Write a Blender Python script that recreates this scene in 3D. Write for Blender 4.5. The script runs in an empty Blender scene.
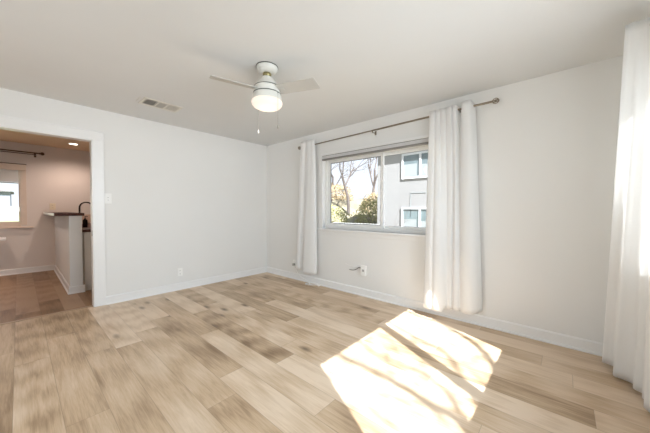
import bpy, bmesh, math, random
from mathutils import Vector, Matrix, noise
random.seed(7)
S = bpy.context.scene
C = S.collection
PI = math.pi

# ------------------------------------------------------------------ camera
YAW, PIT, ROL = 0.722775884, 0.0219705156, 0.0030679
fw = Vector((math.cos(YAW)*math.cos(PIT), math.sin(YAW)*math.cos(PIT), -math.sin(PIT)))
rt = Vector((math.sin(YAW), -math.cos(YAW), 0))
up = rt.cross(fw)
r2 = rt*math.cos(ROL) + up*math.sin(ROL)
u2 = -rt*math.sin(ROL) + up*math.cos(ROL)
cd = bpy.data.cameras.new('camera')
cam = bpy.data.objects.new('camera', cd); C.objects.link(cam)
m = Matrix((r2, u2, -fw)).transposed().to_4x4()
m.translation = Vector((-3.19578, -4.32224, 1.19878))
cam.matrix_world = m
cd.sensor_width = 36; cd.sensor_fit = 'HORIZONTAL'; cd.lens = 270.4/650*36
cd.clip_start = 0.02
S.camera = cam

# ------------------------------------------------------------------ light and exposure
S.view_settings.view_transform = 'Standard'
S.view_settings.look = 'None'
S.view_settings.gamma = 1
S.view_settings.use_curve_mapping = False
S.view_settings.exposure = 0.0
S.cycles.diffuse_bounces = 8
S.cycles.max_bounces = 16
S.cycles.transparent_max_bounces = 16
S.cycles.transmission_bounces = 8
S.cycles.use_denoising = True

SKY = 1.2
W = bpy.data.worlds.new('sky'); S.world = W; W.use_nodes = True
wn = W.node_tree; wn.nodes.clear()
wo = wn.nodes.new('ShaderNodeOutputWorld'); wb = wn.nodes.new('ShaderNodeBackground')
geo = wn.nodes.new('ShaderNodeTexCoord'); sep = wn.nodes.new('ShaderNodeSeparateXYZ')
rmp = wn.nodes.new('ShaderNodeValToRGB')
wn.links.new(geo.outputs['Generated'], sep.inputs[0]); wn.links.new(sep.outputs['Z'], rmp.inputs[0])
rmp.color_ramp.elements[0].position = 0.0; rmp.color_ramp.elements[0].color = (0.90, 0.945, 1.0, 1)
rmp.color_ramp.elements[1].position = 1.0; rmp.color_ramp.elements[1].color = (0.55, 0.72, 1.0, 1)
wn.links.new(rmp.outputs[0], wb.inputs[0]); wb.inputs[1].default_value = SKY
wn.links.new(wb.outputs[0], wo.inputs[0])

SUN_DIR = Vector((0.53, 1.0, -1.05)).normalized()
sl = bpy.data.lights.new('sun', 'SUN'); sl.energy = 19; sl.color = (0.95, 0.975, 1.0); sl.angle = math.radians(0.53)
so = bpy.data.objects.new('sun', sl); C.objects.link(so)
so.rotation_euler = SUN_DIR.to_track_quat('-Z', 'Y').to_euler(); so.location = (-8, -14, 12)

def area_light(name, loc, direction, sx, sy, power, color, spread=180):
    l = bpy.data.lights.new(name, 'AREA'); l.shape = 'RECTANGLE'; l.size = sx; l.size_y = sy
    l.energy = power; l.color = color; l.spread = math.radians(spread)
    o = bpy.data.objects.new(name, l); C.objects.link(o)
    o.location = loc; o.rotation_euler = Vector(direction).to_track_quat('-Z', 'Z').to_euler()
    return o
# daylight by the window behind the camera, plus fill added at the unseen left
area_light('daylight_front_window', (-1.73, -5.05, 1.62), (0, 1, -.28), 1.84, 1.06, 37, (0.77, 0.895, 1.0), 115)
area_light('added_fill_left', (-4.92, -2.5, 1.50), (1, 0, -.42), 2.1, 1.5, 22, (0.85, 0.94, 1.0), 140)

# ------------------------------------------------------------------ materials
def mat(name):
    mt = bpy.data.materials.new(name); mt.use_nodes = True
    nt = mt.node_tree; b = nt.nodes['Principled BSDF']
    return mt, nt, b
def plain(name, col, rough=0.6, metal=0.0, var=0.03, scale=8.0, bump=0.0, bscale=200, spec=0.5):
    mt, nt, b = mat(name)
    b.inputs['Roughness'].default_value = rough; b.inputs['Metallic'].default_value = metal
    b.inputs['Specular IOR Level'].default_value = spec
    tc = nt.nodes.new('ShaderNodeTexCoord'); n = nt.nodes.new('ShaderNodeTexNoise'); n.inputs['Scale'].default_value = scale
    n.inputs['Detail'].default_value = 4
    r = nt.nodes.new('ShaderNodeValToRGB')
    r.color_ramp.elements[0].position = .3; r.color_ramp.elements[1].position = .7
    r.color_ramp.elements[0].color = tuple(c*(1-var) for c in col)+(1,)
    r.color_ramp.elements[1].color = tuple(min(1, c*(1+var)) for c in col)+(1,)
    nt.links.new(tc.outputs['Object'], n.inputs['Vector']); nt.links.new(n.outputs[0], r.inputs[0]); nt.links.new(r.outputs[0], b.inputs['Base Color'])
    if bump:
        n2 = nt.nodes.new('ShaderNodeTexNoise'); n2.inputs['Scale'].default_value = bscale
        bp = nt.nodes.new('ShaderNodeBump'); bp.inputs['Strength'].default_value = bump; bp.inputs['Distance'].default_value = .002
        nt.links.new(tc.outputs['Object'], n2.inputs['Vector']); nt.links.new(n2.outputs[0], bp.inputs['Height']); nt.links.new(bp.outputs[0], b.inputs['Normal'])
    return mt
def emit(name, col, st):
    mt, nt, b = mat(name)
    b.inputs['Base Color'].default_value = (*[c*.35 for c in col], 1); b.inputs['Emission Color'].default_value = (*col, 1); b.inputs['Emission Strength'].default_value = st
    return mt
def glass(name, tint=(1, 1, 1), refl=0.06):
    mt, nt, b = mat(name); nt.nodes.remove(b)
    t = nt.nodes.new('ShaderNodeBsdfTransparent'); t.inputs[0].default_value = (*tint, 1)
    g = nt.nodes.new('ShaderNodeBsdfGlossy'); g.inputs['Roughness'].default_value = .02
    mx = nt.nodes.new('ShaderNodeMixShader'); mx.inputs[0].default_value = refl
    nt.links.new(t.outputs[0], mx.inputs[1]); nt.links.new(g.outputs[0], mx.inputs[2])
    nt.links.new(mx.outputs[0], nt.nodes['Material Output'].inputs[0])
    return mt
def fabric(name, col, transl=0.35):
    mt, nt, b = mat(name); nt.nodes.remove(b)
    d = nt.nodes.new('ShaderNodeBsdfDiffuse'); t = nt.nodes.new('ShaderNodeBsdfTranslucent')
    tc = nt.nodes.new('ShaderNodeTexCoord')
    mp = nt.nodes.new('ShaderNodeMapping'); mp.inputs['Scale'].default_value = (1, 1, 8)
    n = nt.nodes.new('ShaderNodeTexNoise'); n.inputs['Scale'].default_value = 60; n.inputs['Detail'].default_value = 3
    r = nt.nodes.new('ShaderNodeValToRGB')
    r.color_ramp.elements[0].color = tuple(c*.965 for c in col)+(1,); r.color_ramp.elements[1].color = (*col, 1)
    nt.links.new(tc.outputs['Object'], mp.inputs[0]); nt.links.new(mp.outputs[0], n.inputs['Vector']); nt.links.new(n.outputs[0], r.inputs[0])
    nt.links.new(r.outputs[0], d.inputs[0]); nt.links.new(r.outputs[0], t.inputs[0])
    bp = nt.nodes.new('ShaderNodeBump'); bp.inputs['Strength'].default_value = .03; bp.inputs['Distance'].default_value = .001
    nt.links.new(n.outputs[0], bp.inputs['Height']); nt.links.new(bp.outputs[0], d.inputs['Normal'])
    mx = nt.nodes.new('ShaderNodeMixShader'); mx.inputs[0].default_value = transl
    nt.links.new(d.outputs[0], mx.inputs[1]); nt.links.new(t.outputs[0], mx.inputs[2]); nt.links.new(mx.outputs[0], nt.nodes['Material Output'].inputs[0])
    return mt

def wood_floor(name, tint=(1, 1, 1)):
    mt, nt, b = mat(name); N = nt.nodes; L = nt.links
    def math_(op, a, bb=None, cc=None):
        n = N.new('ShaderNodeMath'); n.operation = op
        for i, v in enumerate((a, bb, cc)):
            if v is None: continue
            if isinstance(v, (int, float)): n.inputs[i].default_value = v
            else: L.new(v, n.inputs[i])
        return n.outputs[0]
    tc = N.new('ShaderNodeTexCoord'); sp = N.new('ShaderNodeSeparateXYZ'); L.new(tc.outputs['Object'], sp.inputs[0])
    WD, LN = 0.1935, 1.52
    u = math_('DIVIDE', math_('ADD', sp.outputs['X'], 3.235), WD)
    row = math_('FLOOR', u)
    wn1 = N.new('ShaderNodeTexWhiteNoise'); wn1.noise_dimensions = '1D'; L.new(math_('ADD', row, 31.0), wn1.inputs['W'])
    v = math_('ADD', math_('DIVIDE', sp.outputs['Y'], LN), math_('MULTIPLY', wn1.outputs['Value'], 7.0))
    pid = math_('FLOOR', v)
    cid = N.new('ShaderNodeCombineXYZ'); L.new(row, cid.inputs[0]); L.new(pid, cid.inputs[1])
    wn2 = N.new('ShaderNodeTexWhiteNoise'); wn2.noise_dimensions = '3D'; L.new(cid.outputs[0], wn2.inputs['Vector'])
    # per plank shift of the grain
    sc_ = N.new('ShaderNodeVectorMath'); sc_.operation = 'SCALE'; sc_.inputs['Scale'].default_value = 37.0; L.new(wn2.outputs['Color'], sc_.inputs[0])
    ad = N.new('ShaderNodeVectorMath'); ad.operation = 'ADD'; L.new(tc.outputs['Object'], ad.inputs[0]); L.new(sc_.outputs[0], ad.inputs[1])
    def nz(scl, mapping, detail=5, dist=0.0, rough=.6):
        mp = N.new('ShaderNodeMapping'); mp.inputs['Scale'].default_value = mapping; L.new(ad.outputs[0], mp.inputs[0])
        n = N.new('ShaderNodeTexNoise'); n.inputs['Scale'].default_value = scl; n.inputs['Detail'].default_value = detail
        n.inputs['Distortion'].default_value = dist; n.inputs['Roughness'].default_value = rough
        L.new(mp.outputs[0], n.inputs['Vector']); return n.outputs[0]
    cloud = nz(2.2, (2.3, .30, 1), 4, .7)
    grain = nz(11, (3.0, .22, 1), 6, 1.4, .6)
    fine = nz(60, (3, .12, 1), 3)
    # cathedral rings
    mp = N.new('ShaderNodeMapping'); mp.inputs['Scale'].default_value = (5.5, .55, 1); L.new(ad.outputs[0], mp.inputs[0])
    wv = N.new('ShaderNodeTexWave'); wv.wave_type = 'RINGS'; wv.inputs['Scale'].default_value = 2.2; wv.inputs['Distortion'].default_value = 3.5
    wv.inputs['Detail'].default_value = 3; wv.inputs['Detail Scale'].default_value = 1.2; L.new(mp.outputs[0], wv.inputs['Vector'])
    # knots
    vo = N.new('ShaderNodeTexVoronoi'); vo.inputs['Scale'].default_value = 1.0
    mk = N.new('ShaderNodeMapping'); mk.inputs['Scale'].default_value = (4.2, 1.7, 1); L.new(ad.outputs[0], mk.inputs[0]); L.new(mk.outputs[0], vo.inputs['Vector'])
    kn = N.new('ShaderNodeMapRange'); kn.inputs['From Min'].default_value = .03; kn.inputs['From Max'].default_value = .16
    kn.inputs['To Min'].default_value = 1; kn.inputs['To Max'].default_value = 0; L.new(vo.outputs['Distance'], kn.inputs['Value'])
    halo = N.new('ShaderNodeMapRange'); halo.inputs['From Min'].default_value = .02; halo.inputs['From Max'].default_value = .5
    halo.inputs['To Min'].default_value = 1; halo.inputs['To Max'].default_value = 0; L.new(vo.outputs['Distance'], halo.inputs['Value'])
    # value = plank tone + cloud + grain
    t = math_('MULTIPLY', wn2.outputs['Value'], .72)
    t = math_('ADD', t, math_('MULTIPLY', math_('SUBTRACT', cloud, .5), .75))
    t = math_('ADD', t, math_('MULTIPLY', math_('SUBTRACT', grain, .5), .75))
    t = math_('ADD', t, math_('MULTIPLY', math_('SUBTRACT', wv.outputs['Fac'], .5), .26))
    t = math_('ADD', t, math_('MULTIPLY', math_('SUBTRACT', fine, .5), .45))
    t = math_('ADD', t, .33)
    t = math_('SUBTRACT', t, math_('MULTIPLY', halo.outputs[0], .24))
    cr = N.new('ShaderNodeValToRGB'); cr.color_ramp.interpolation = 'LINEAR'
    e = cr.color_ramp.elements
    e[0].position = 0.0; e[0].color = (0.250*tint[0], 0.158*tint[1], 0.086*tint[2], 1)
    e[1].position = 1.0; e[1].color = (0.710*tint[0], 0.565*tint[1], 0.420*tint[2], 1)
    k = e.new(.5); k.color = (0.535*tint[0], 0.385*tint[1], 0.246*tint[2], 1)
    L.new(t, cr.inputs[0])
    mxk = N.new('ShaderNodeMixRGB'); mxk.blend_type = 'MIX'; mxk.inputs[2].default_value = (0.12, 0.075, 0.045, 1)
    L.new(math_('MULTIPLY', kn.outputs[0], .85), mxk.inputs[0]); L.new(cr.outputs[0], mxk.inputs[1])
    # seams
    fu = math_('FRACT', u); fv = math_('FRACT', v)
    du = math_('MULTIPLY', math_('MINIMUM', fu, math_('SUBTRACT', 1.0, fu)), WD)
    dv = math_('MULTIPLY', math_('MINIMUM', fv, math_('SUBTRACT', 1.0, fv)), LN)
    dm = math_('MINIMUM', du, dv)
    sm = N.new('ShaderNodeMapRange'); sm.inputs['From Min'].default_value = .0005; sm.inputs['From Max'].default_value = .0028
    sm.inputs['To Min'].default_value = .42; sm.inputs['To Max'].default_value = 0; L.new(dm, sm.inputs['Value'])
    mxs = N.new('ShaderNodeMixRGB'); mxs.inputs[2].default_value = (0.20, 0.14, 0.09, 1)
    L.new(sm.outputs[0], mxs.inputs[0]); L.new(mxk.outputs[0], mxs.inputs[1])
    L.new(mxs.outputs[0], b.inputs['Base Color'])
    rr = math_('ADD', math_('MULTIPLY', grain, .12), .34); L.new(rr, b.inputs['Roughness'])
    b.inputs['Specular IOR Level'].default_value = .45
    bp = N.new('ShaderNodeBump'); bp.inputs['Strength'].default_value = .25; bp.inputs['Distance'].default_value = .001
    L.new(math_('SUBTRACT', grain, math_('MULTIPLY', sm.outputs[0], 2.0)), bp.inputs['Height']); L.new(bp.outputs[0], b.inputs['Normal'])
    return mt

M = {}
M['wall'] = plain('wall_paint', (0.785, 0.783, 0.768), .75, var=.008, scale=2, bump=.10, bscale=160, spec=.3)
M['wallr'] = M['wall']
M['ceil'] = plain('ceiling_paint', (0.695, 0.708, 0.710), .85, var=.01, scale=2, bump=.08, bscale=120, spec=.2)
M['trim'] = plain('trim_gloss_white', (0.82, 0.822, 0.82), .35, var=.006)
M['vinyl'] = plain('vinyl_white', (0.80, 0.80, 0.78), .4, var=.01)
M['gasket'] = plain('window_gasket', (0.13, 0.14, 0.15), .6)
M['floor'] = wood_floor('oak_plank_floor')
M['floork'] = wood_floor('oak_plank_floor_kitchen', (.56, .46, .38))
M['curtain'] = fabric('white_linen_curtain', (0.94, 0.94, 0.935), .36)
M['shade'] = fabric('cellular_shade_fabric', (0.84, 0.84, 0.84), .15)
M['shaded'] = plain('rail_and_groove_shadow', (0.22, 0.21, 0.20), .5)
M['rod'] = plain('brushed_bronze_rod', (0.28, 0.235, 0.18), .38, .8, var=.1)
M['rodk'] = plain('dark_bronze_rod', (0.12, 0.075, 0.05), .4, .7, var=.1)
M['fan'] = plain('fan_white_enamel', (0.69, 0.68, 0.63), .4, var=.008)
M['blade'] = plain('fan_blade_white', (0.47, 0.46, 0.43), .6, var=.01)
M['seam'] = plain('dark_metal_seam', (0.10, 0.10, 0.085), .4, .6)
M['brass'] = plain('antique_brass', (0.30, 0.26, 0.13), .35, .9)
M['bowl'] = emit('lit_opal_glass', (1.0, 0.87, 0.75), .80)
M['chain'] = plain('pull_chain_metal', (0.34, 0.33, 0.29), .4, .5)
M['plate'] = plain('outlet_plate', (0.88, 0.88, 0.86), .4)
M['slot'] = plain('outlet_slots', (0.20, 0.19, 0.18), .5)
M['ivory'] = plain('ivory_plate', (0.78, 0.70, 0.55), .4)
M['vent'] = plain('vent_enamel', (0.70, 0.68, 0.62), .5)
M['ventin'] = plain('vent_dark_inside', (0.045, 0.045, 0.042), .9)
M['ventlv'] = plain('vent_louvre', (0.42, 0.41, 0.38), .5)
M['glass'] = glass('window_glass', refl=.025)
M['cable'] = plain('white_cable', (0.86, 0.85, 0.84), .5)
M['cableb'] = plain('black_cable', (0.06, 0.06, 0.06), .5)
M['granite'] = plain('dark_brown_stone', (0.085, 0.036, 0.026), .55, var=.5, scale=45, spec=.2)
M['granitelit'] = plain('stone_edge_window_light', (0.62, 0.55, 0.52), .3, var=.1, scale=30)  # stone side as the window lights it, light put into the colour
M['faucet'] = plain('oil_rubbed_bronze', (0.035, 0.025, 0.022), .35, .7)
M['bottle'] = plain('black_bottle', (0.02, 0.02, 0.02), .3)
M['cab'] = plain('cabinet_paint', (0.66, 0.62, 0.56), .5)
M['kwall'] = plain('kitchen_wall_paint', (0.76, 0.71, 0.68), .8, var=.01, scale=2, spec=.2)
M['kceil'] = plain('kitchen_ceiling_bounce_tint', (0.84, 0.66, 0.48), .85, var=.01, scale=2, spec=.2)  # orange of the warm lamp bounce put into the base colour
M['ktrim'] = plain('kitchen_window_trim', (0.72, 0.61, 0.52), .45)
M['tile'] = plain('backsplash_tile', (0.66, 0.50, 0.40), .3)
M['strip'] = plain('threshold_strip', (0.42, 0.30, 0.20), .4)
M['register'] = plain('floor_register_paint', (0.50, 0.38, 0.27), .45)
M['can'] = emit('recessed_lens', (1.0, 0.90, 0.78), 6.0)
M['canring'] = plain('recessed_trim_ring', (0.80, 0.72, 0.66), .5)
M['steel'] = plain('strike_plate_steel', (0.32, 0.30, 0.27), .35, .8)
M['stucco'] = plain('neighbour_siding', (0.29, 0.285, 0.28), .85, var=.02, scale=1.5, bump=.2, bscale=20)
M['nframe'] = plain('neighbour_window_frame', (0.55, 0.56, 0.57), .5)
M['npane'] = plain('neighbour_window_pane', (0.15, 0.19, 0.20), .12, var=.25, scale=1.3)
M['nblind'] = plain('neighbour_blind', (0.30, 0.325, 0.325), .7)
M['roof'] = plain('grey_shingles', (0.20, 0.19, 0.19), .9, var=.3, scale=9)
M['grass'] = plain('lawn', (0.27, 0.31, 0.17), .95, var=.3, scale=5)
M['dirt'] = plain('dry_hillside', (0.25, 0.22, 0.15), .95, var=.25, scale=1.6)
M['bark'] = plain('bare_bark', (0.115, 0.095, 0.085), .9, var=.3, scale=12)
M['leafy'] = plain('yellow_green_leaves', (0.40, 0.39, 0.18), .7, var=.35, scale=3)
M['leafo'] = plain('ochre_leaves', (0.44, 0.34, 0.20), .7, var=.35, scale=3)
M['leafg'] = plain('green_leaves', (0.13, 0.16, 0.075), .7, var=.5, scale=3)
M['fence'] = plain('white_fence_paint', (0.80, 0.80, 0.78), .7)
M['greyhouse'] = plain('grey_house_wall', (0.20, 0.22, 0.26), .8, var=.06)
M['pave'] = plain('concrete_path', (0.55, 0.53, 0.50), .9, var=.08, scale=3)

# ------------------------------------------------------------------ mesh helpers
def box(bm, x0, x1, y0, y1, z0, z1):
    vs = [bm.verts.new((x, y, z)) for x in (x0, x1) for y in (y0, y1) for z in (z0, z1)]
    for f in ((0,1,3,2),(4,6,7,5),(0,4,5,1),(2,3,7,6),(0,2,6,4),(1,5,7,3)):
        bm.faces.new([vs[i] for i in f])
def tube(bm, pts, rad, seg=10, cap=True):
    pts = [Vector(p) for p in pts]; n = len(pts)
    rads = rad if isinstance(rad, (list, tuple)) else [rad]*n
    rings = []; prev = None
    for i, p in enumerate(pts):
        t = (pts[min(i+1, n-1)]-pts[max(i-1, 0)]).normalized()
        if prev is None:
            a = Vector((0, 0, 1)) if abs(t.z) < .9 else Vector((1, 0, 0))
            s = t.cross(a).normalized()
        else:
            s = (prev - t*prev.dot(t)).normalized()
        prev = s; q = t.cross(s)
        rings.append([bm.verts.new(p + (s*math.cos(2*PI*k/seg) + q*math.sin(2*PI*k/seg))*rads[i]) for k in range(seg)])
    for a, b in zip(rings, rings[1:]):
        for k in range(seg):
            bm.faces.new((a[k], a[(k+1) % seg], b[(k+1) % seg], b[k]))
    if cap:
        bm.faces.new(rings[0][::-1]); bm.faces.new(rings[-1])
def lathe(bm, prof, cx=0, cy=0, seg=48):
    rings = []
    for r, z in prof:
        if r < 1e-5: rings.append([bm.verts.new((cx, cy, z))])
        else: rings.append([bm.verts.new((cx+r*math.cos(2*PI*k/seg), cy+r*math.sin(2*PI*k/seg), z)) for k in range(seg)])
    for a, b in zip(rings, rings[1:]):
        for k in range(seg):
            k2 = (k+1) % seg
            if len(a) == 1 and len(b) == 1: continue
            if len(a) == 1: bm.faces.new((a[0], b[k2], b[k]))
            elif len(b) == 1: bm.faces.new((a[k], a[k2], b[0]))
            else: bm.faces.new((a[k], a[k2], b[k2], b[k]))
def ball(bm, c, r, seg=16):
    bmesh.ops.create_uvsphere(bm, u_segments=seg, v_segments=seg//2, radius=r, matrix=Matrix.Translation(c))
def prism(bm, poly, axis, a, b):
    def P(u, v, w):
        return {'x': (w, u, v), 'y': (u, w, v), 'z': (u, v, w)}[axis]
    A = [bm.verts.new(P(u, v, a)) for u, v in poly]; B = [bm.verts.new(P(u, v, b)) for u, v in poly]
    n = len(poly)
    for i in range(n): bm.faces.new((A[i], A[(i+1) % n], B[(i+1) % n], B[i]))
    bm.faces.new(A[::-1]); bm.faces.new(B)
def obj(name, bm, m, parent=None, smooth=False, bevel=0.0):
    bmesh.ops.recalc_face_normals(bm, faces=bm.faces)
    me = bpy.data.meshes.new(name); bm.to_mesh(me); bm.free()
    o = bpy.data.objects.new(name, me); C.objects.link(o); me.materials.append(m)
    if parent: o.parent = parent; o.matrix_parent_inverse = Matrix.Translation(-parent.location)
    if smooth:
        for p in me.polygons: p.use_smooth = True
        if smooth == 'auto':
            me.set_sharp_from_angle(angle=math.radians(40))
    if bevel:
        mo = o.modifiers.new('bevel', 'BEVEL'); mo.width = bevel; mo.segments = 2; mo.limit_method = 'ANGLE'
    return o
def B(*boxes):
    bm = bmesh.new()
    for b in boxes: box(bm, *b)
    return bm
def empty(name, loc=(0, 0, 0)):
    o = bpy.data.objects.new(name, None); C.objects.link(o); o.location = loc; o.empty_display_size = .1
    return o
def tag(o, label, cat, group=None, kind=None):
    o['label'] = label; o['category'] = cat
    if group: o['group'] = group
    if kind: o['kind'] = kind
    return o
def thing(name, label, cat, loc=(0, 0, 0), group=None): return tag(empty(name, loc), label, cat, group)
def struct(o, label=None, cat=None):
    o['kind'] = 'structure'
    if label: o['label'] = label
    if cat: o['category'] = cat
    return o

# ------------------------------------------------------------------ setting: this room
H = 2.44; XL = -4.6; YF = -4.78; T = 0.16
JX = -2.585; JL = -4.05; JH = 2.055          # cased opening in the back wall
KX0, KX1, KY = -5.2, 0.0, 3.28
struct(obj('floor', B((XL-T, 0+T, YF-T, 0.06, -.12, 0)), M['floor']), 'light oak plank floor of the empty room', 'floor')
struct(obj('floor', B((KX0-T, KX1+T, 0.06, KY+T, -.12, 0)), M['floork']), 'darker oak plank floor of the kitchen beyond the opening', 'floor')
struct(obj('ceiling', B((XL-T, T, YF-T, 0.12, H, H+.12)), M['ceil']), 'flat white ceiling of the empty room', 'ceiling')
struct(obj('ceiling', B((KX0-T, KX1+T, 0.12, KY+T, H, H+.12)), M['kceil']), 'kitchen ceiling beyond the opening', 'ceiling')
# back wall with the opening
struct(obj('wall_back', B((JX, 0, 0, .12, 0, H), (KX0, JL, 0, .12, 0, H), (JL, JX, 0, .12, JH, H)), M['wall']), 'white wall with the wide cased opening to the kitchen', 'wall')
# right wall with window 1
def hole_x(x0, x1, ya, yb, za, zb, Y0, Y1):
    return B((x0, x1, Y0, ya, 0, H), (x0, x1, yb, Y1, 0, H), (x0, x1, ya, yb, 0, za), (x0, x1, ya, yb, zb, H))
WY0, WY1, WZ0, WZ1 = -3.38, -1.46, 0.915, 2.03
struct(obj('wall_right', hole_x(0, T, WY0, WY1, WZ0, WZ1, YF-T, .12), M['wallr']), 'white wall holding the sliding window', 'wall')
FX0, FX1, FZ0, FZ1 = -2.74, -0.60, 0.88, 2.11
struct(obj('wall_front', B((XL, FX0, YF-T, YF, 0, H), (FX1, 0, YF-T, YF, 0, H), (FX0, FX1, YF-T, YF, 0, FZ0), (FX0, FX1, YF-T, YF, FZ1, H)), M['wall']))
LY0, LY1, LZ0, LZ1 = -3.6, -1.4, 0.5, 2.1
struct(obj('wall_left', hole_x(XL-T, XL, LY0, LY1, LZ0, LZ1, YF-T, 0), M['wall']))
# kitchen walls
KWX0, KWX1, KWZ0, KWZ1 = -4.75, -3.165, 0.955, 1.975
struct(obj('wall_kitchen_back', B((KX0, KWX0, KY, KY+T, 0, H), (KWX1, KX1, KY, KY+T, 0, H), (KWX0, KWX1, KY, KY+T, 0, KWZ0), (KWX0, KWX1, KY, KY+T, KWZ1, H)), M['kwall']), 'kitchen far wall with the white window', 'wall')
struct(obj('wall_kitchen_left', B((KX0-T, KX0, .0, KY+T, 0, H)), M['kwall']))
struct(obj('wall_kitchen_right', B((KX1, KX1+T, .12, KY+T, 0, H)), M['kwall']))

# baseboards with an eased top and a shoe moulding
def base_profile(h=.105, t=.014):
    return [(0, 0), (t+.012, 0), (t+.012, .010), (t+.006, .018), (t, .020), (t, h-.012), (t*.6, h-.004), (t*.25, h), (0, h)]
def baseboard_y(name, x, sgn, y0, y1, m_, label):
    bm = bmesh.new(); prism(bm, [(x+sgn*a, b) for a, b in base_profile()], 'y', y0, y1)
    struct(obj(name, bm, m_), label, 'baseboard')
def baseboard_x(name, y, sgn, x0, x1, m_, label):
    bm = bmesh.new(); prism(bm, [(y+sgn*a, b) for a, b in base_profile()], 'x', x0, x1)
    struct(obj(name, bm, m_), label, 'baseboard')
baseboard_y('baseboard_right', 0, -1, YF, 0, M['trim'], 'white baseboard under the sliding window')
baseboard_x('baseboard_back', 0, -1, JX+.105, 0, M['trim'], 'white baseboard beside the opening')
baseboard_x('baseboard_front', YF, 1, XL, 0, M['trim'], 'white baseboard of the front wall')
baseboard_y('baseboard_left', XL, 1, YF, 0, M['trim'], 'white baseboard of the left wall')
baseboard_x('baseboard_kitchen_back', KY, -1, KX0, -2.735, M['trim'], 'white baseboard below the kitchen window')

# cased opening
tr = struct(empty('trim_1', (JX, 0, 0)), 'white flat casing around the kitchen opening', 'door casing')
obj('side_casing', B((JX-.002, JX+.105, -.012, 0, 0, JH)), M['trim'], tr, bevel=.0015)
obj('side_casing', B((JL-.105, JL+.002, -.012, 0, 0, JH)), M['trim'], tr, bevel=.0015)
obj('header_casing', B((JL-.105, JX+.105, -.014, 0, JH-.002, JH+.098)), M['trim'], tr, bevel=.0015)
obj('header_cap', B((JL-.115, JX+.112, -.022, 0, JH+.098, JH+.110)), M['trim'], tr, bevel=.002)
obj('jamb_lining', B((JX-.012, JX-.0005, -.004, .124, 0, JH-.001), (JL+.0005, JL+.012, -.004, .124, 0, JH-.001), (JL, JX, -.004, .124, JH-.013, JH-.001)), M['trim'], tr)
obj('strike_plate', B((JX-.016, JX-.0115, .02, .05, .875, .945)), M['steel'], tr, bevel=.001)['label'] = 'small dark metal strike plate'
struct(obj('trim_2', B((JL+.013, JX-.0125, .035, .085, .0, .0055)), M['strip'], bevel=.002), 'thin wooden threshold strip across the opening', 'threshold')

# ------------------------------------------------------------------ window 1 (right wall)
w1 = struct(empty('window_1', (0, (WY0+WY1)/2, WZ0)), 'white vinyl sliding window with a raised shade', 'window')
gx = 0.085
def rect_ring_x(x0, x1, ya, yb, za, zb, w):
    return B((x0, x1, ya, yb, za, za+w), (x0, x1, ya, yb, zb-w, zb), (x0, x1, ya, ya+w, za+w, zb-w), (x0, x1, yb-w, yb, za+w, zb-w))
obj('window_frame', rect_ring_x(.05, .15, WY0+.001, WY1-.001, WZ0+.001, WZ1-.001, .042), M['vinyl'], w1, bevel=.003)
MY = -2.455
obj('sash', rect_ring_x(.072, .108, MY-.03, WY1-.045, WZ0+.044, WZ1-.044, .040), M['vinyl'], w1, bevel=.002)
obj('sash', rect_ring_x(.106, .140, WY0+.045, MY+.03, WZ0+.044, WZ1-.044, .036), M['vinyl'], w1, bevel=.002)
g1 = obj('gasket', rect_ring_x(.084, .096, MY+.0095, WY1-.0845, WZ0+.0835, WZ1-.0835, .009), M['gasket'], w1)
obj('glass_pane', B((.088, .092, MY+.01, WY1-.085, WZ0+.084, WZ1-.084)), M['glass'], w1)
obj('glass_pane', B((.120, .124, WY0+.081, MY-.006, WZ0+.080, WZ1-.080)), M['glass'], w1)
obj('casing', B((-.014, 0, WY1, WY1+.085, WZ0-.001, WZ1+.05), (-.014, 0, WY0-.085, WY0, WZ0-.001, WZ1+.05), (-.014, 0, WY0, WY1, WZ1, WZ1+.05)), M['wallr'], w1, bevel=.002)
obj('window_sill', B((-.045, .05, WY0-.12, WY1+.12, WZ0-.022, WZ0)), M['trim'], w1, bevel=.004)
obj('apron', B((-.014, 0, WY0-.09, WY1+.09, WZ0-.085, WZ0-.022)), M['wallr'], w1, bevel=.002)

# window 2 (front wall, behind the camera) and an unseen window added for fill light (left wall)
w2 = struct(empty('window_2', ((FX0+FX1)/2, YF, FZ0)))
def rect_ring_y(y0, y1, xa, xb, za, zb, w):
    return B((xa, xb, y0, y1, za, za+w), (xa, xb, y0, y1, zb-w, zb), (xa, xa+w, y0, y1, za+w, zb-w), (xb-w, xb, y0, y1, za+w, zb-w))
obj('window_frame', rect_ring_y(YF-.13, YF-.06, FX0+.001, FX1-.001, FZ0+.001, FZ1-.001, .03), M['vinyl'], w2)
obj('mullion', B((-1.775, -1.685, YF-.12, YF-.07, FZ0+.031, FZ1-.031)), M['vinyl'], w2)
obj('glass_pane', B((FX0+.031, -1.776, YF-.098, YF-.094, FZ0+.031, FZ1-.031)), M['glass'], w2)
obj('glass_pane', B((-1.684, FX1-.031, YF-.098, YF-.094, FZ0+.031, FZ1-.031)), M['glass'], w2)
w3 = struct(empty('added_window_left', (XL, (LY0+LY1)/2, LZ0)))
obj('window_frame', rect_ring_x(XL-.13, XL-.06, LY0+.001, LY1-.001, LZ0+.001, LZ1-.001, .04), M['vinyl'], w3)
obj('glass_pane', B((XL-.1, XL-.096, LY0+.041, LY1-.041, LZ0+.041, LZ1-.041)), M['glass'], w3)

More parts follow.
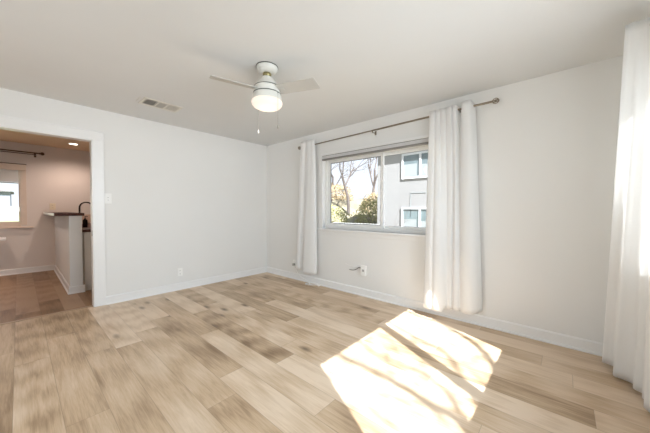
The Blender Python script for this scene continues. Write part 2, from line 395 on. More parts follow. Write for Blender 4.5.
# raised cellular shade over window 1
sh = thing('window_shade', 'raised pale grey cellular shade stacked above the sliding window', 'window shade', (-.03, WY1, 1.97))
SY0, SY1 = WY0-.03, WY1-.025
obj('headrail', B((-.066, -.015, SY0, SY1, 2.046, 2.078)), M['shade'], sh, bevel=.003)
obj('groove_shadow_strip', B((-.050, -.018, SY0+.003, SY1-.003, 2.0405, 2.0455)), M['shaded'], sh)  # solid dark strip painted for the shadow under the headrail
bm = bmesh.new(); zz = 2.040; poly = [(-.018, 2.040)]
for k in range(6): poly += [(-.018, 2.040-k*.0075)]
left = []; right = []
for k in range(5):
    z0 = 2.0395-k*.0085; left += [(-.050, z0), (-.060, z0-.00425)]; right += [(-.022, z0), (-.017, z0-.00425)]
left.append((-.050, 2.0395-5*.0085)); right.append((-.022, 2.0395-5*.0085))
prism(bm, left+right[::-1], 'y', SY0+.004, SY1-.004)
obj('pleated_stack', bm, M['shade'], sh)
obj('bottom_rail', B((-.060, -.016, SY0+.002, SY1-.002, 1.974, 1.996)), M['shaded'], sh, bevel=.003)['label'] = 'dark grey bottom rail'

# ------------------------------------------------------------------ curtains and rods
def catmull(pts, n):
    out = []; N_ = len(pts)
    for i in range(N_-1):
        p0 = pts[max(i-1, 0)]; p1 = pts[i]; p2 = pts[i+1]; p3 = pts[min(i+2, N_-1)]
        for k in range(n):
            t = k/n
            out.append(tuple(.5*((2*b) + (c-a)*t + (2*a-5*b+4*c-d)*t*t + (-a+3*b-3*c+d)*t**3) for a, b, c, d in zip(p0, p1, p2, p3)))
    out.append(tuple(pts[-1])); return out
def curtain(top, bot, ztop, zbot, label, ease=1.0, rows=44, sub=6, tophem=.05):
    """top / bot: control points (x, y); ztop / zbot: heights, a number or one per control point"""
    zt = ztop if isinstance(ztop, list) else [ztop]*len(top)
    zb = zbot if isinstance(zbot, list) else [zbot]*len(bot)
    A = catmull([(p[0], p[1], z) for p, z in zip(top, zt)], sub)
    Bt = catmull([(p[0], p[1], z) for p, z in zip(bot, zb)], sub)
    bm = bmesh.new(); grid = []
    for r in range(rows+1):
        f = r/rows; w = f**ease; row = []
        for i, (a, b) in enumerate(zip(A, Bt)):
            x = a[0]+(b[0]-a[0])*w; y = a[1]+(b[1]-a[1])*w; z = a[2]+(b[2]-a[2])*f
            nn = noise.noise(Vector((x*9, y*9, z*1.3)))*.0006*min(1, f*3)
            row.append(bm.verts.new((x+nn, y+nn*.6, z)))
        grid.append(row)
    for r in range(rows):
        for i in range(len(grid[0])-1):
            bm.faces.new((grid[r][i], grid[r][i+1], grid[r+1][i+1], grid[r+1][i]))
    o = obj('curtain', bm, M['curtain'], smooth=True)
    so_ = o.modifiers.new('thickness', 'SOLIDIFY'); so_.thickness = .0016; so_.offset = 0
    return tag(o, label, 'curtain', None)

# curtain left of window 1
curtain([(-.075,-1.055),(-.115,-1.075),(-.125,-1.11),(-.12,-1.15),(-.105,-1.18),(-.118,-1.21),(-.128,-1.25),(-.120,-1.29),(-.108,-1.31),(-.118,-1.34),(-.100,-1.365),(-.075,-1.36)],
        [(-.06,-.955),(-.10,-.95),(-.125,-.985),(-.115,-1.03),(-.07,-1.06),(-.055,-1.10),(-.11,-1.13),(-.15,-1.17),(-.155,-1.25),(-.145,-1.33),(-.12,-1.40),(-.08,-1.41)],
        2.315, [.215,.215,.215,.215,.21,.20,.185,.18,.18,.185,.19,.195], 'narrow white linen curtain hanging left of the sliding window', ease=.85)
# curtain right of window 1
t2 = [(-.10,-3.165),(-.120,-3.178),(-.122,-3.20),(-.118,-3.225),(-.106,-3.235),(-.120,-3.25),(-.118,-3.275),(-.106,-3.285),(-.122,-3.30),(-.125,-3.33),(-.108,-3.345),(-.122,-3.36),(-.128,-3.40),(-.108,-3.412),(-.124,-3.428),(-.120,-3.455),(-.066,-3.468),(-.066,-3.492),(-.128,-3.508),(-.142,-3.54),(-.138,-3.58),(-.115,-3.60),(-.072,-3.622)]
b2 = [(-.13,-3.135),(-.185,-3.155),(-.205,-3.185),(-.216,-3.22),(-.205,-3.25),(-.222,-3.285),(-.218,-3.33),(-.195,-3.36),(-.160,-3.375),(-.135,-3.385),(-.130,-3.40),(-.135,-3.41),(-.130,-3.43),(-.110,-3.44),(-.118,-3.455),(-.145,-3.465),(-.140,-3.495),(-.112,-3.51),(-.125,-3.53),(-.150,-3.57),(-.155,-3.63),(-.125,-3.68),(-.07,-3.715)]
z2b = [.115]*8 + [.14]*9 + [.135]*3 + [.14,.16,.18]
curtain(t2, b2, [2.318]*16+[2.30,2.30,2.325,2.335,2.335,2.325,2.30], z2b, 'wide pleated white linen curtain hanging right of the sliding window', ease=.9)
# curtain on the front wall's window, swept towards the corner; unseen rear flap added to stop stray sun
curtain([(-.610,-4.755),(-.670,-4.715),(-.725,-4.640),(-.752,-4.585),(-.750,-4.600),(-.758,-4.622),(-.756,-4.645),(-.762,-4.668),(-.775,-4.690),(-.82,-4.715),(-.86,-4.735),(-.90,-4.705),(-.94,-4.735),(-.98,-4.705),(-1.04,-4.715)],
        [(-.085,-4.755),(-.110,-4.700),(-.160,-4.620),(-.215,-4.566),(-.232,-4.605),(-.262,-4.628),(-.395,-4.608),(-.415,-4.650),(-.440,-4.700),(-.511,-4.690),(-.555,-4.745),(-.60,-4.715),(-.66,-4.745),(-.71,-4.705),(-.77,-4.725)],
        [2.30,2.31,2.32,2.322,2.326,2.328,2.326,2.324,2.322,2.32,2.32,2.32,2.32,2.32,2.32], [.03,.03,.03,.03,.03,.028,.026,.024,.022,.022,.02,.02,.02,.02,.02], 'sheer white curtain nearest the camera, at the right edge', ease=1.0)

def rod_y(y0, y1, x, za, zb, label):
    t = thing('curtain_rod', label, 'curtain rod', (0, (y0+y1)/2, za))
    bm = bmesh.new(); tube(bm, [(x, y0, za), (x, (y0+y1)/2, (za+zb)/2)], .0105); obj('rod', bm, M['rod'], t, smooth='auto')
    bm = bmesh.new(); tube(bm, [(x, (y0+y1)/2-.02, (za+zb)/2), (x, y1, zb)], .0085); obj('rod', bm, M['rod'], t, smooth='auto')
    for yy, z, s in ((y0, za, -1), (y1, zb, 1)):
        bm = bmesh.new()
        tube(bm, [(x, yy, z), (x, yy+s*.006, z), (x, yy+s*.006, z), (x, yy+s*.014, z)], [.013, .013, .009, .009], 12)
        c = Vector((x, yy+s*.040, z))
        for k in range(4):      # caged ball: four meridian hoops
            a = PI*k/4; pts = []
            for j in range(25):
                th = 2*PI*j/24
                d = Vector((math.cos(a)*math.sin(th), math.cos(th), math.sin(a)*math.sin(th)))
                pts.append(c + d*.026)
            tube(bm, pts, .0035, 6, cap=False)
        tube(bm, [c+Vector((0, s*.024, 0)), c+Vector((0, s*.034, 0))], [.006, .003], 8)
        ball(bm, c, .011, 10)
        obj('finial', bm, M['rod'], t, smooth='auto')
    for yy in (-3.482, (y0+y1)/2, y1-.165):
        z = za+(zb-za)*(yy-y0)/(y1-y0)
        bm = bmesh.new()
        box(bm, -.006, 0, yy-.012, yy+.012, z-.040, z+.010)
        tube(bm, [(-.004, yy, z-.020), (x*.6, yy, z-.022), (x, yy, z-.018)], .005, 8)
        pts = [(x+.016*math.cos(a), yy, z+.016*math.sin(a)) for a in [PI+PI*k/8 for k in range(9)]]
        tube(bm, pts, .0045, 8)
        tube(bm, [(x, yy, z-.012), (x, yy, z-.034)], .004, 8)
        obj('bracket', bm, M['rod'], t, smooth='auto')
    return t
rod_y(-3.765, -1.055, -.09, 2.278, 2.236, 'bronze curtain rod above the sliding window')
# rod of the front window
t = thing('curtain_rod', 'dark curtain rod end showing at the nearest curtain', 'curtain rod', (-1.7, YF, 2.28))
bm = bmesh.new(); tube(bm, [(-2.95, -4.692, 2.28), (-.765, -4.692, 2.28)], .0095); obj('rod', bm, M['rodk'], t, smooth='auto')
bm = bmesh.new(); lathe(bm, [(0, -.02), (.010, -.02), (.013, -.012), (.013, 0), (.009, .004), (0, .006)], 0, 0, 16)
bmesh.ops.rotate(bm, verts=bm.verts, cent=(0,0,0), matrix=Matrix.Rotation(PI/2, 3, 'Y')); bmesh.ops.translate(bm, verts=bm.verts, vec=(-.755, -4.692, 2.28)); obj('finial', bm, M['rodk'], t, smooth='auto')
bm = bmesh.new(); lathe(bm, [(0, -.02), (.010, -.02), (.013, -.012), (.013, 0), (.009, .004), (0, .006)], 0, 0, 16)
bmesh.ops.rotate(bm, verts=bm.verts, cent=(0,0,0), matrix=Matrix.Rotation(-PI/2, 3, 'Y')); bmesh.ops.translate(bm, verts=bm.verts, vec=(-2.96, -4.692, 2.28)); obj('finial', bm, M['rodk'], t, smooth='auto')
for xx in (-2.85, -1.73, -1.10):
    bm = bmesh.new(); box(bm, xx-.012, xx+.012, YF, YF+.006, 2.235, 2.30)
    tube(bm, [(xx, YF+.004, 2.262), (xx, -4.70, 2.260), (xx, -4.692, 2.270)], .005, 8)
    obj('bracket', bm, M['rodk'], t)

# ------------------------------------------------------------------ ceiling fan
FC = (-1.752, -2.374)
fan = thing('ceiling_fan', 'white three blade ceiling fan with a lit opal bowl', 'ceiling fan', (FC[0], FC[1], H))
bm = bmesh.new(); lathe(bm, [(0, H-.0005), (.089, H-.0005), (.092, H-.005), (.091, H-.016), (.080, H-.036), (.064, H-.050), (.052, H-.055), (0, H-.055)], *FC); obj('canopy', bm, M['fan'], fan, smooth='auto')
bm = bmesh.new(); lathe(bm, [(.0945, H-.001), (.0945, H-.007), (.090, H-.007), (.090, H-.001), (.0945, H-.001)], *FC); obj('canopy_ring', bm, M['seam'], fan)['label'] = 'dark rim of the canopy'
bm = bmesh.new(); ball(bm, (FC[0], FC[1], H-.066), .036, 24); obj('hanger_ball', bm, M['brass'], fan, smooth=True)['label'] = 'dark brass hanger ball'
bm = bmesh.new(); lathe(bm, [(0, 2.350), (.042, 2.350), (.052, 2.342), (.062, 2.328), (.080, 2.300), (.096, 2.284), (.104, 2.278), (.1065, 2.272), (.1065, 2.268), (0, 2.268)], *FC); obj('motor_cover', bm, M['fan'], fan, smooth='auto')
bm = bmesh.new(); lathe(bm, [(0, 2.2675), (.1075, 2.2675), (.1085, 2.261), (0, 2.261)], *FC); obj('seam_ring', bm, M['seam'], fan)['label'] = 'dark seam ring'
bm = bmesh.new(); lathe(bm, [(0, 2.2605), (.108, 2.2605), (.113, 2.245), (.116, 2.209), (0, 2.209)], *FC); obj('motor_housing', bm, M['fan'], fan, smooth='auto')
bm = bmesh.new(); lathe(bm, [(0, 2.2085), (.1185, 2.2085), (.1195, 2.2015), (0, 2.2015)], *FC); obj('seam_ring', bm, M['seam'], fan)['label'] = 'dark seam ring'
bm = bmesh.new(); lathe(bm, [(0, 2.201), (.118, 2.201), (.122, 2.19), (.1255, 2.17), (.127, 2.147), (0, 2.147)], *FC); obj('light_fitter', bm, M['fan'], fan, smooth='auto')
bm = bmesh.new(); lathe(bm, [(0, 2.1465), (.124, 2.1465), (.130, 2.141), (.132, 2.132), (.128, 2.116), (.113, 2.098), (.088, 2.085), (.05, 2.078), (0, 2.076)], *FC); obj('light_bowl', bm, M['bowl'], fan, smooth='auto')['label'] = 'glowing opal glass bowl'
def blade(ang):
    bm = bmesh.new()
    # outline along +x, nearly square tip
    pts = [(.105, -.058), (.17, -.060), (.30, -.062), (.450, -.064), (.458, -.058), (.470, .056), (.464, .063), (.30, .062), (.17, .060), (.105, .058)]
    A = [bm.verts.new((x, y, .003)) for x, y in pts]; Bv = [bm.verts.new((x, y, -.003)) for x, y in pts]
    bm.faces.new(A); bm.faces.new(Bv[::-1]); n = len(pts)
    for i in range(n): bm.faces.new((A[i], Bv[i], Bv[(i+1) % n], A[(i+1) % n]))
    R = Matrix.Rotation(math.radians(ang), 4, 'Z') @ Matrix.Rotation(math.radians(-15), 4, 'X')
    bmesh.ops.transform(bm, matrix=Matrix.Translation((FC[0], FC[1], 2.232)) @ R, verts=bm.verts)
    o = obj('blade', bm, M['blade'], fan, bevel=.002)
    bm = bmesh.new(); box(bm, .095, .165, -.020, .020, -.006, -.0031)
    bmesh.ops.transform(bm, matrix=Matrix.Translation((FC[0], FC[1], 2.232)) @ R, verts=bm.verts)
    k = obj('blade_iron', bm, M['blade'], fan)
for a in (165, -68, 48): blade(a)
def pull(dx, dy, ztop, zbot, pend):
    x, y = FC[0]+dx, FC[1]+dy
    bm = bmesh.new(); tube(bm, [(x, y, ztop), (x, y, zbot)], .0012, 6)
    ch = obj('pull_chain', bm, M['chain'], fan)
    bm = bmesh.new(); lathe(bm, [(0, zbot+.004), (.003, zbot+.002), (.0065, zbot-.012), (.007, zbot-.026), (.004, zbot-.032), (0, zbot-.033)], x, y, 12)
    p = obj('chain_pull', bm, M['plate'] if pend else M['chain'], fan, smooth=True)
    bm = bmesh.new(); ball(bm, (x, y, ztop), .004, 8); obj('chain_knob', bm, M['seam'], fan)
pull(.001, -.146, 2.180, 1.915, False)
pull(.011, .146, 2.180, 1.930, True)
# the lamp in the bowl
pl = bpy.data.lights.new('fan_lamp', 'POINT'); pl.energy = 1.2; pl.color = (1.0, .86, .70); pl.shadow_soft_size = .09
po = bpy.data.objects.new('fan_lamp', pl); C.objects.link(po); po.location = (FC[0], FC[1], 1.98)

# ------------------------------------------------------------------ ceiling vent
v = thing('ceiling_vent', 'rectangular metal air vent in the ceiling near the opening', 'vent', (-2.06, -.70, H))
VX0, VX1, VY0, VY1 = -2.262, -1.862, -.855, -.612
obj('vent_frame', B((VX0, VX1, VY0, VY0+.028, H-.008, H-.0005), (VX0, VX1, VY1-.028, VY1, H-.008, H-.0005), (VX0, VX0+.028, VY0+.028, VY1-.028, H-.008, H-.0005), (VX1-.028, VX1, VY0+.028, VY1-.028, H-.008, H-.0005),
    (VX0+.145, VX0+.158, VY0+.028, VY1-.028, H-.008, H-.0005), (VX1-.158, VX1-.145, VY0+.028, VY1-.028, H-.008, H-.0005)), M['vent'], v, bevel=.001)
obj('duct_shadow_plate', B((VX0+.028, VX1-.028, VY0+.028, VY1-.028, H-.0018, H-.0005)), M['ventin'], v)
bm = bmesh.new()
for k in range(5):
    x = VX0+.036+k*.023; prism(bm, [(x, H-.0078), (x+.006, H-.0070), (x+.006, H-.0060), (x, H-.0065)], 'y', VY0+.028, VY1-.028)
obj('louvre_bank', bm, M['vent'], v)
bm = bmesh.new()
for k in range(12):
    y = VY0+.031+k*.016; prism(bm, [(y, H-.0030), (y+.011, H-.0070), (y+.0115, H-.0080), (y+.0005, H-.0040)], 'x', VX0+.158, VX1-.158)
obj('louvre_bank', bm, M['ventlv'], v)
bm = bmesh.new()
for k in range(5):
    x = VX1-.050-k*.024; prism(bm, [(x, H-.0030), (x+.012, H-.0075), (x+.0125, H-.0080), (x+.0005, H-.0035)], 'y', VY0+.028, VY1-.028)
obj('louvre_bank', bm, M['vent'], v)
bm = bmesh.new(); tube(bm, [(VX0-.03, VY0+.02, H-.004), (VX0-.03, VY1-.04, H-.004)], .0035, 6); obj('damper_lever', bm, M['vent'], v)

# ------------------------------------------------------------------ outlets and switches
def outlet(axis, pos, label, m_=None, duplex=True, w=.072, h=.118, sw=False):
    t = thing('light_switch' if sw else 'wall_outlet', label, 'switch' if sw else 'outlet', pos)
    def bx(u0, u1, d0, d1, z0, z1):      # u along the wall, d out of the wall
        x, y, z = pos
        if axis == 'x': return (x-d1, x-d0, y+u0, y+u1, z+z0, z+z1)
        return (x+u0, x+u1, y-d1, y-d0, z+z0, z+z1)
    obj('cover_plate', B(bx(-w/2, w/2, 0.0004, .006, -h/2, h/2)), m_ or M['plate'], t, bevel=.002)
    if sw:
        for s in ((0,) if w < .09 else (-.023, .023)):
            for z in (.017, -.017):
                obj('rocker', B(bx(s-.016, s+.016, .006, .009, z-.015, z+.015)), m_ or M['plate'], t, bevel=.001)
            for zs in (.010, -.022): obj('slot', B(bx(s-.007, s+.007, .009, .0094, zs, zs+.003)), M['slot'], t)
    elif duplex:
        for z in (.022, -.022):
            obj('receptacle', B(bx(-.017, .017, .006, .008, z-.014, z+.014)), m_ or M['plate'], t, bevel=.001)
            obj('slot', B(bx(-.008, -.005, .008, .0084, z-.003, z+.006), bx(.005, .008, .008, .0084, z-.003, z+.006), bx(-.002, .002, .008, .0084, z-.010, z-.006)), M['slot'], t)
    return t
outlet('y', (-1.597, 0, .266), 'white outlet low on the wall right of the kitchen opening')
outlet('y', (-2.444, 0, 1.343), 'white double rocker light switch beside the opening', sw=True, w=.072, h=.128)
outlet('x', (0, -.795, .275), 'small outlet low on the wall behind the left curtain', h=.12, w=.075)
pa = tag(obj('plug_adapter', B((-.040, -.0065, -.818, -.775, .232, .272)), M['ventlv'], bevel=.004), 'grey plug adapter in the outlet behind the left curtain', 'plug')
# surface box with cables under the window
t = thing('wall_junction_box', 'deep white wall box below the window with loose cables', 'junction box', (0, -2.245, .365))
obj('back_box', B((-.034, -.0004, -2.285, -2.212, .300, .432)), M['cable'], t, bevel=.003)
obj('cover_plate', B((-.041, -.034, -2.290, -2.207, .294, .438)), M['plate'], t, bevel=.002)
obj('receptacle', B((-.0435, -.041, -2.264, -2.232, .350, .382)), M['ventlv'], t, bevel=.001)['label'] = 'grey receptacle face'
def cable(name, pts, r, m_, label):
    bm = bmesh.new(); tube(bm, catmull(pts, 8), r, 8); return tag(obj(name, bm, m_, smooth='auto'), label, 'cable')
cable('coax_cable', [(-.002,-2.185,.385),(-.024,-2.165,.395),(-.032,-2.12,.362),(-.028,-2.06,.345),(-.022,-2.00,.345)], .0042, M['cableb'], 'short black cable poking from the wall beside the white box')
cable('coax_cable', [(-.002,-2.175,.392),(-.020,-2.14,.408),(-.026,-2.06,.402),(-.022,-1.98,.408),(-.018,-1.92,.425)], .0030, M['cable'], 'thin white cable arching above the black cable stub')
cable('cord_bundle', [(-.036,-.822,.245),(-.030,-.90,.13),(-.030,-1.02,.06)]+[(x, y-.14, z) for x, y, z in [(-.05,-1.06,.03),(-.075,-1.07,.010),(-.12,-1.05,.007),(-.135,-1.12,.007),(-.10,-1.20,.009),(-.065,-1.25,.012),(-.07,-1.30,.02),(-.10,-1.27,.022),(-.12,-1.18,.016),(-.09,-1.10,.018),(-.06,-1.16,.02),(-.055,-1.24,.03),(-.09,-1.31,.010),(-.06,-1.33,.03)]], .0060, M['cable'], 'white cord coiled on the floor below the left curtain')
# floor register under the window
t = thing('floor_vent', 'wood toned floor register by the baseboard at the sunlit patch', 'vent', (-.11, -3.08, 0))
RX0, RX1, RY0, RY1 = -.165, -.050, -3.27, -2.97
obj('register_frame', B((RX0, RX1, RY0, RY0+.02, .0002, .006), (RX0, RX1, RY1-.02, RY1, .0002, .006), (RX0, RX0+.02, RY0+.02, RY1-.02, .0002, .006), (RX1-.02, RX1, RY0+.02, RY1-.02, .0002, .006)), M['register'], t, bevel=.0015)
obj('register_slats', B(*[(RX0+.02, RX1-.02, RY0+.026+k*.021, RY0+.038+k*.021, .0003, .004) for k in range(12)]), M['register'], t)

# ------------------------------------------------------------------ kitchen beyond the opening
HX0, HX1, HY0 = -2.723, -2.585, .93
hw = struct(obj('wall_half', B((HX0, HX1, HY0, KY, 0, 1.112)), M['wall']), 'white half wall under the raised bar', 'wall')
bm = bmesh.new(); prism(bm, [(HX0-a, b) for a, b in base_profile()], 'y', HY0-.026, KY-.027); struct(obj('baseboard_half_wall', bm, M['trim']), 'white baseboard along the half wall', 'baseboard')
bm = bmesh.new(); prism(bm, [(HY0-a, b) for a, b in base_profile()], 'x', HX0-.0005, HX1+.02); struct(obj('baseboard_half_wall_end', bm, M['trim']), 'white baseboard at the half wall end', 'baseboard')
t = thing('bar_top', 'dark brown stone bar top on the white half wall', 'countertop', (-2.70, 2.0, 1.112))
obj('slab', B((-2.872, -2.560, HY0-.015, KY-.001, 1.1125, 1.152)), M['granite'], t, bevel=.003)
obj('lit_edge_strip', B((-2.8805, -2.8725, HY0-.014, KY-.001, 1.1135, 1.151)), M['granitelit'], t, bevel=.001)['label'] = 'window light painted as a pale edge on the seating side'  # pale strip standing in for window light on the slab's side
t = thing('base_cabinet', 'pale kitchen base cabinet behind the half wall', 'cabinet', (-2.28, 2.1, 0))
obj('cabinet_body', B((HX1+.0025, -1.98, .99, KY-.001, .09, .868)), M['cab'], t, bevel=.002)
obj('toe_kick', B((HX1+.025, -2.03, 1.02, KY-.001, 0, .0895)), M['slot'], t)
obj('end_panel', B((HX1+.022, -1.985, .975, .9895, .0005, .868)), M['cab'], t, bevel=.002)
for k in range(3):
    d = obj('door', B((-1.9795, -1.962, 1.02+k*.74, 1.74+k*.74, .12, .84)), M['cab'], t, bevel=.003)
    obj('handle', B((-1.9618, -1.950, 1.66+k*.74, 1.67+k*.74, .60, .74)), M['steel'], d)
tag(obj('countertop', B((HX1+.001, -1.955, .955, KY-.001, .8685, .908)), M['granite'], bevel=.003), 'dark stone kitchen countertop behind and below the bar', 'countertop')
t = thing('faucet', 'dark bronze gooseneck faucet standing behind the bar', 'faucet', (-2.475, 2.15, .908))
bm = bmesh.new(); lathe(bm, [(0, .909), (.028, .909), (.028, .916), (.018, .925), (.016, .97), (.0135, .975)], -2.475, 2.15, 20); obj('base', bm, M['faucet'], t, smooth='auto')
pts = [(-2.475, 2.15, .95), (-2.475, 2.15, 1.22)] + [(-2.475+.092-.092*math.cos(a), 2.15, 1.235+.100*math.sin(a)) for a in [PI*k/14 for k in range(0, 14)]] + [(-2.283, 2.15, 1.20)]
bm = bmesh.new(); tube(bm, pts, .0125, 12); obj('spout', bm, M['faucet'], t, smooth='auto')
bm = bmesh.new(); tube(bm, [(-2.284, 2.15, 1.215), (-2.280, 2.15, 1.19), (-2.276, 2.15, 1.155), (-2.276, 2.15, 1.150)], [.014, .017, .021, .019], 14); obj('spray_head', bm, M['faucet'], t, smooth='auto')
bm = bmesh.new(); tube(bm, [(-2.475, 2.15, .96), (-2.475, 2.105, .975), (-2.47, 2.07, 1.01)], [.007, .006, .005], 8); obj('lever', bm, M['faucet'], t)
t = thing('soap_bottle', 'small black soap pump bottle on the kitchen countertop', 'bottle', (-2.455, 1.72, .908))
bm = bmesh.new(); lathe(bm, [(0, .9085), (.030, .9085), (.032, .915), (.032, 1.02), (.026, 1.035), (.013, 1.042), (.013, 1.055), (0, 1.055)], -2.455, 1.72, 20); obj('bottle_body', bm, M['bottle'], t, smooth='auto')
bm = bmesh.new(); tube(bm, [(-2.455, 1.72, 1.05), (-2.455, 1.72, 1.085), (-2.44, 1.72, 1.092), (-2.42, 1.72, 1.086)], [.006, .005, .006, .004], 8); obj('pump', bm, M['bottle'], t)
struct(obj('trim_3', B((-2.56, 0, KY-.012, KY-.0005, .92, 1.10)), M['tile'], bevel=.002), 'tan tile backsplash on the kitchen far wall', 'backsplash')
# kitchen window
kw = struct(empty('window_4', ((KWX0+KWX1)/2, KY, KWZ0)), 'kitchen window with a half lowered shade', 'window')
obj('window_frame', rect_ring_y(KY+.02, KY+.08, KWX0+.001, KWX1-.001, KWZ0+.001, KWZ1-.001, .022), M['ktrim'], kw, bevel=.002)
obj('sash_rail', B((KWX0+.024, KWX1-.024, KY+.03, KY+.06, 1.685, 1.705)), M['steel'], kw)
obj('glass_pane', B((KWX0+.022, KWX1-.022, KY+.044, KY+.048, KWZ0+.022, KWZ1-.022)), M['glass'], kw)
obj('casing', B((KWX1, KWX1+.075, KY-.016, KY, KWZ0-.04, KWZ1), (KWX0-.075, KWX0, KY-.016, KY, KWZ0-.04, KWZ1), (KWX0, KWX1, KY-.016, KY, KWZ0-.075, KWZ0)), M['ktrim'], kw, bevel=.003)
obj('window_sill', B((KWX0-.16, KWX1+.155, KY-.060, KY-.0005, .858, .882)), M['ktrim'], kw, bevel=.004)
t = thing('window_shade', 'light shade half lowered in the kitchen window', 'window shade', (-4, KY, 2.0))
obj('cassette', B((KWX0-.07, KWX1+.075, KY-.075, KY-.017, 1.925, 2.032)), M['ktrim'], t, bevel=.006)
obj('shade_fabric', B((KWX0+.03, KWX1-.024, KY-.030, KY-.0275, 1.705, 1.925)), M['shade'], t)
obj('cassette_cap', B((KWX0-.075, KWX1+.080, KY-.078, KY-.016, 2.0325, 2.044)), M['rodk'], t)['label'] = 'dark top strip of the cassette'
# rod above it
t = thing('curtain_rod', 'dark bronze curtain rod over the kitchen window', 'curtain rod', (-4, KY, 2.26))
bm = bmesh.new(); tube(bm, [(-4.9, KY-.09, 2.27), (-2.915, KY-.09, 2.268)], .012); obj('rod', bm, M['rodk'], t, smooth='auto')
bm = bmesh.new(); tube(bm, [(-4.9, KY-.05, 2.245), (-2.96, KY-.05, 2.243)], .007); obj('back_rod', bm, M['rodk'], t, smooth='auto')
bm = bmesh.new(); ball(bm, (-2.875, KY-.09, 2.268), .030, 16); tube(bm, [(-2.92, KY-.09, 2.268), (-2.895, KY-.09, 2.268)], .016, 10); obj('finial', bm, M['rodk'], t, smooth='auto')
bm = bmesh.new(); box(bm, -2.985, -2.955, KY-.006, KY, 2.20, 2.27); tube(bm, [(-2.97, KY-.004, 2.235), (-2.97, KY-.09, 2.240), (-2.97, KY-.09, 2.268)], .008, 8); obj('bracket', bm, M['rodk'], t)
outlet('y', (-2.745, KY, 1.262), 'ivory outlet on the kitchen wall above the bar', m_=M['ivory'], w=.085, h=.125)
t = thing('side_table', 'white tabletop end under the kitchen window', 'table', (-3.85, 3.05, 0))
obj('tabletop', B((-4.35, -3.345, 2.86, 3.18, .662, .708)), M['cable'], t, bevel=.012)
for (x, y) in ((-4.28, 2.92), (-4.28, 3.12), (-3.62, 2.92), (-3.62, 3.12)):
    bm = bmesh.new(); tube(bm, [(x, y, .0005), (x, y, .665)], [.014, .02], 12); obj('leg', bm, M['cable'], t)
# recessed lights
def can(x, y, label):
    t = thing('recessed_light', label, 'ceiling light', (x, y, H), 'kitchen recessed lights')
    bm = bmesh.new(); lathe(bm, [(.060, H-.0005), (.085, H-.0005), (.082, H-.006), (.062, H-.004), (.060, H-.0005)], x, y, 32); obj('trim_ring', bm, M['canring'], t, smooth='auto')
    bm = bmesh.new(); lathe(bm, [(0, H-.003), (.061, H-.003), (.061, H-.001), (0, H-.001)], x, y, 32); obj('lens', bm, M['can'], t)
    l = bpy.data.lights.new('recessed_lamp', 'SPOT'); l.energy = 58; l.color = (1.0, .78, .65); l.spot_size = math.radians(150); l.spot_blend = .8; l.shadow_soft_size = .06
    o = bpy.data.objects.new('recessed_lamp', l); C.objects.link(o); o.location = (x, y, H-.02)
can(-2.49, 2.635, 'lit recessed ceiling light over the kitchen bar')
can(-3.75, 1.55, 'lit recessed ceiling light nearer the opening, left of the kitchen bar')

# ------------------------------------------------------------------ outside
def hill_z(x, y):
    f = max(0, min(1, (y-2.2)/11)); g = max(0, min(1, (x-7.5)/8))
    f = f*f*(3-2*f); g = g*g*(3-2*g)
    return -1.0 + 3.6*f*g + .35*noise.noise(Vector((x*.25, y*.25, 0)))*g*f
bm = bmesh.new(); n = 46; gr = []
for i in range(n+1):
    gr.append([])
    for j in range(n+1):
        x = .3+i*50/n; y = -24+j*70/n
        gr[-1].append(bm.verts.new((x, y, hill_z(x, y))))
for i in range(n):
    for j in range(n): bm.faces.new((gr[i][j], gr[i+1][j], gr[i+1][j+1], gr[i][j+1]))
e_ = obj('ground', bm, M['dirt'], smooth=True); struct(e_, 'dry earth slope rising beyond the side yard', 'ground')
sol = e_.modifiers.new('depth', 'SOLIDIFY'); sol.thickness = .3; sol.offset = -1
bm = bmesh.new(); prism(bm, [(3.5, -.6), (3.5, -.3), (20, 1.03), (60, 1.08), (60, -.6)], 'x', -40, .25)
struct(obj('ground', bm, M['grass']), 'green lawn outside the kitchen window', 'ground')
struct(obj('ground', B((-40, 5, -45, -5.0, -.6, -.3)), M['pave']))

# neighbouring building
NX, NY1 = 9.0, 2.85
nb = thing('apartment_building', 'pale two storey neighbouring building filling the right window pane', 'building', (12, -3, -1))
obj('wall', B((NX, NX+7, -11, NY1, -1.4, 4.75)), M['stucco'], nb)
bm = bmesh.new(); prism(bm, [(NX-.55, 4.70), (NX+3.5, 5.9), (NX+7.55, 4.70), (NX+7.55, 4.58), (NX-.55, 4.58)], 'y', -11.5, NY1+.5); obj('roof', bm, M['roof'], nb)
obj('downpipe', B((NX-.05, NX-.0005, NY1-.35, NY1-.28, -1.2, 4.55)), M['nframe'], nb)
obj('wall_conduit', B((NX-.02, NX-.0005, .32, 1.08, 2.02, 2.045), (NX-.02, NX-.0005, 1.06, 1.085, .9, 2.045)), M['nblind'], nb)
def nwin(y0, y1, z0, z1):
    f = obj('window', B((NX-.06, NX-.0005, y0, y1, z0, z0+.11), (NX-.06, NX-.0005, y0, y1, z1-.09, z1), (NX-.06, NX-.0005, y0, y0+.09, z0+.11, z1-.09), (NX-.06, NX-.0005, y1-.09, y1, z0+.11, z1-.09), (NX-.05, NX-.0005, (y0+y1)/2-.05, (y0+y1)/2+.05, z0+.11, z1-.09)), M['nframe'], nb)
    obj('pane', B((NX-.02, NX-.0005, y0+.09, (y0+y1)/2-.05, z0+.11, z1-.09), (NX-.02, NX-.0005, (y0+y1)/2+.05, y1-.09, z0+.11, z1-.09)), M['npane'], f)
    obj('window_blind', B((NX-.024, NX-.0205, y0+.10, (y0+y1)/2-.06, z0+.13, z0+.13+.55*(z1-z0-.3)), (NX-.024, NX-.0205, (y0+y1)/2+.16, y1-.10, z0+.13, z0+.13+.62*(z1-z0-.3))), M['nblind'], f)
for (ya, yb) in ((-.28, 1.52), (-4.6, -2.8), (-9.0, -7.2)):
    nwin(ya, yb, 2.70, 3.90); nwin(ya, yb, .05, 1.36)

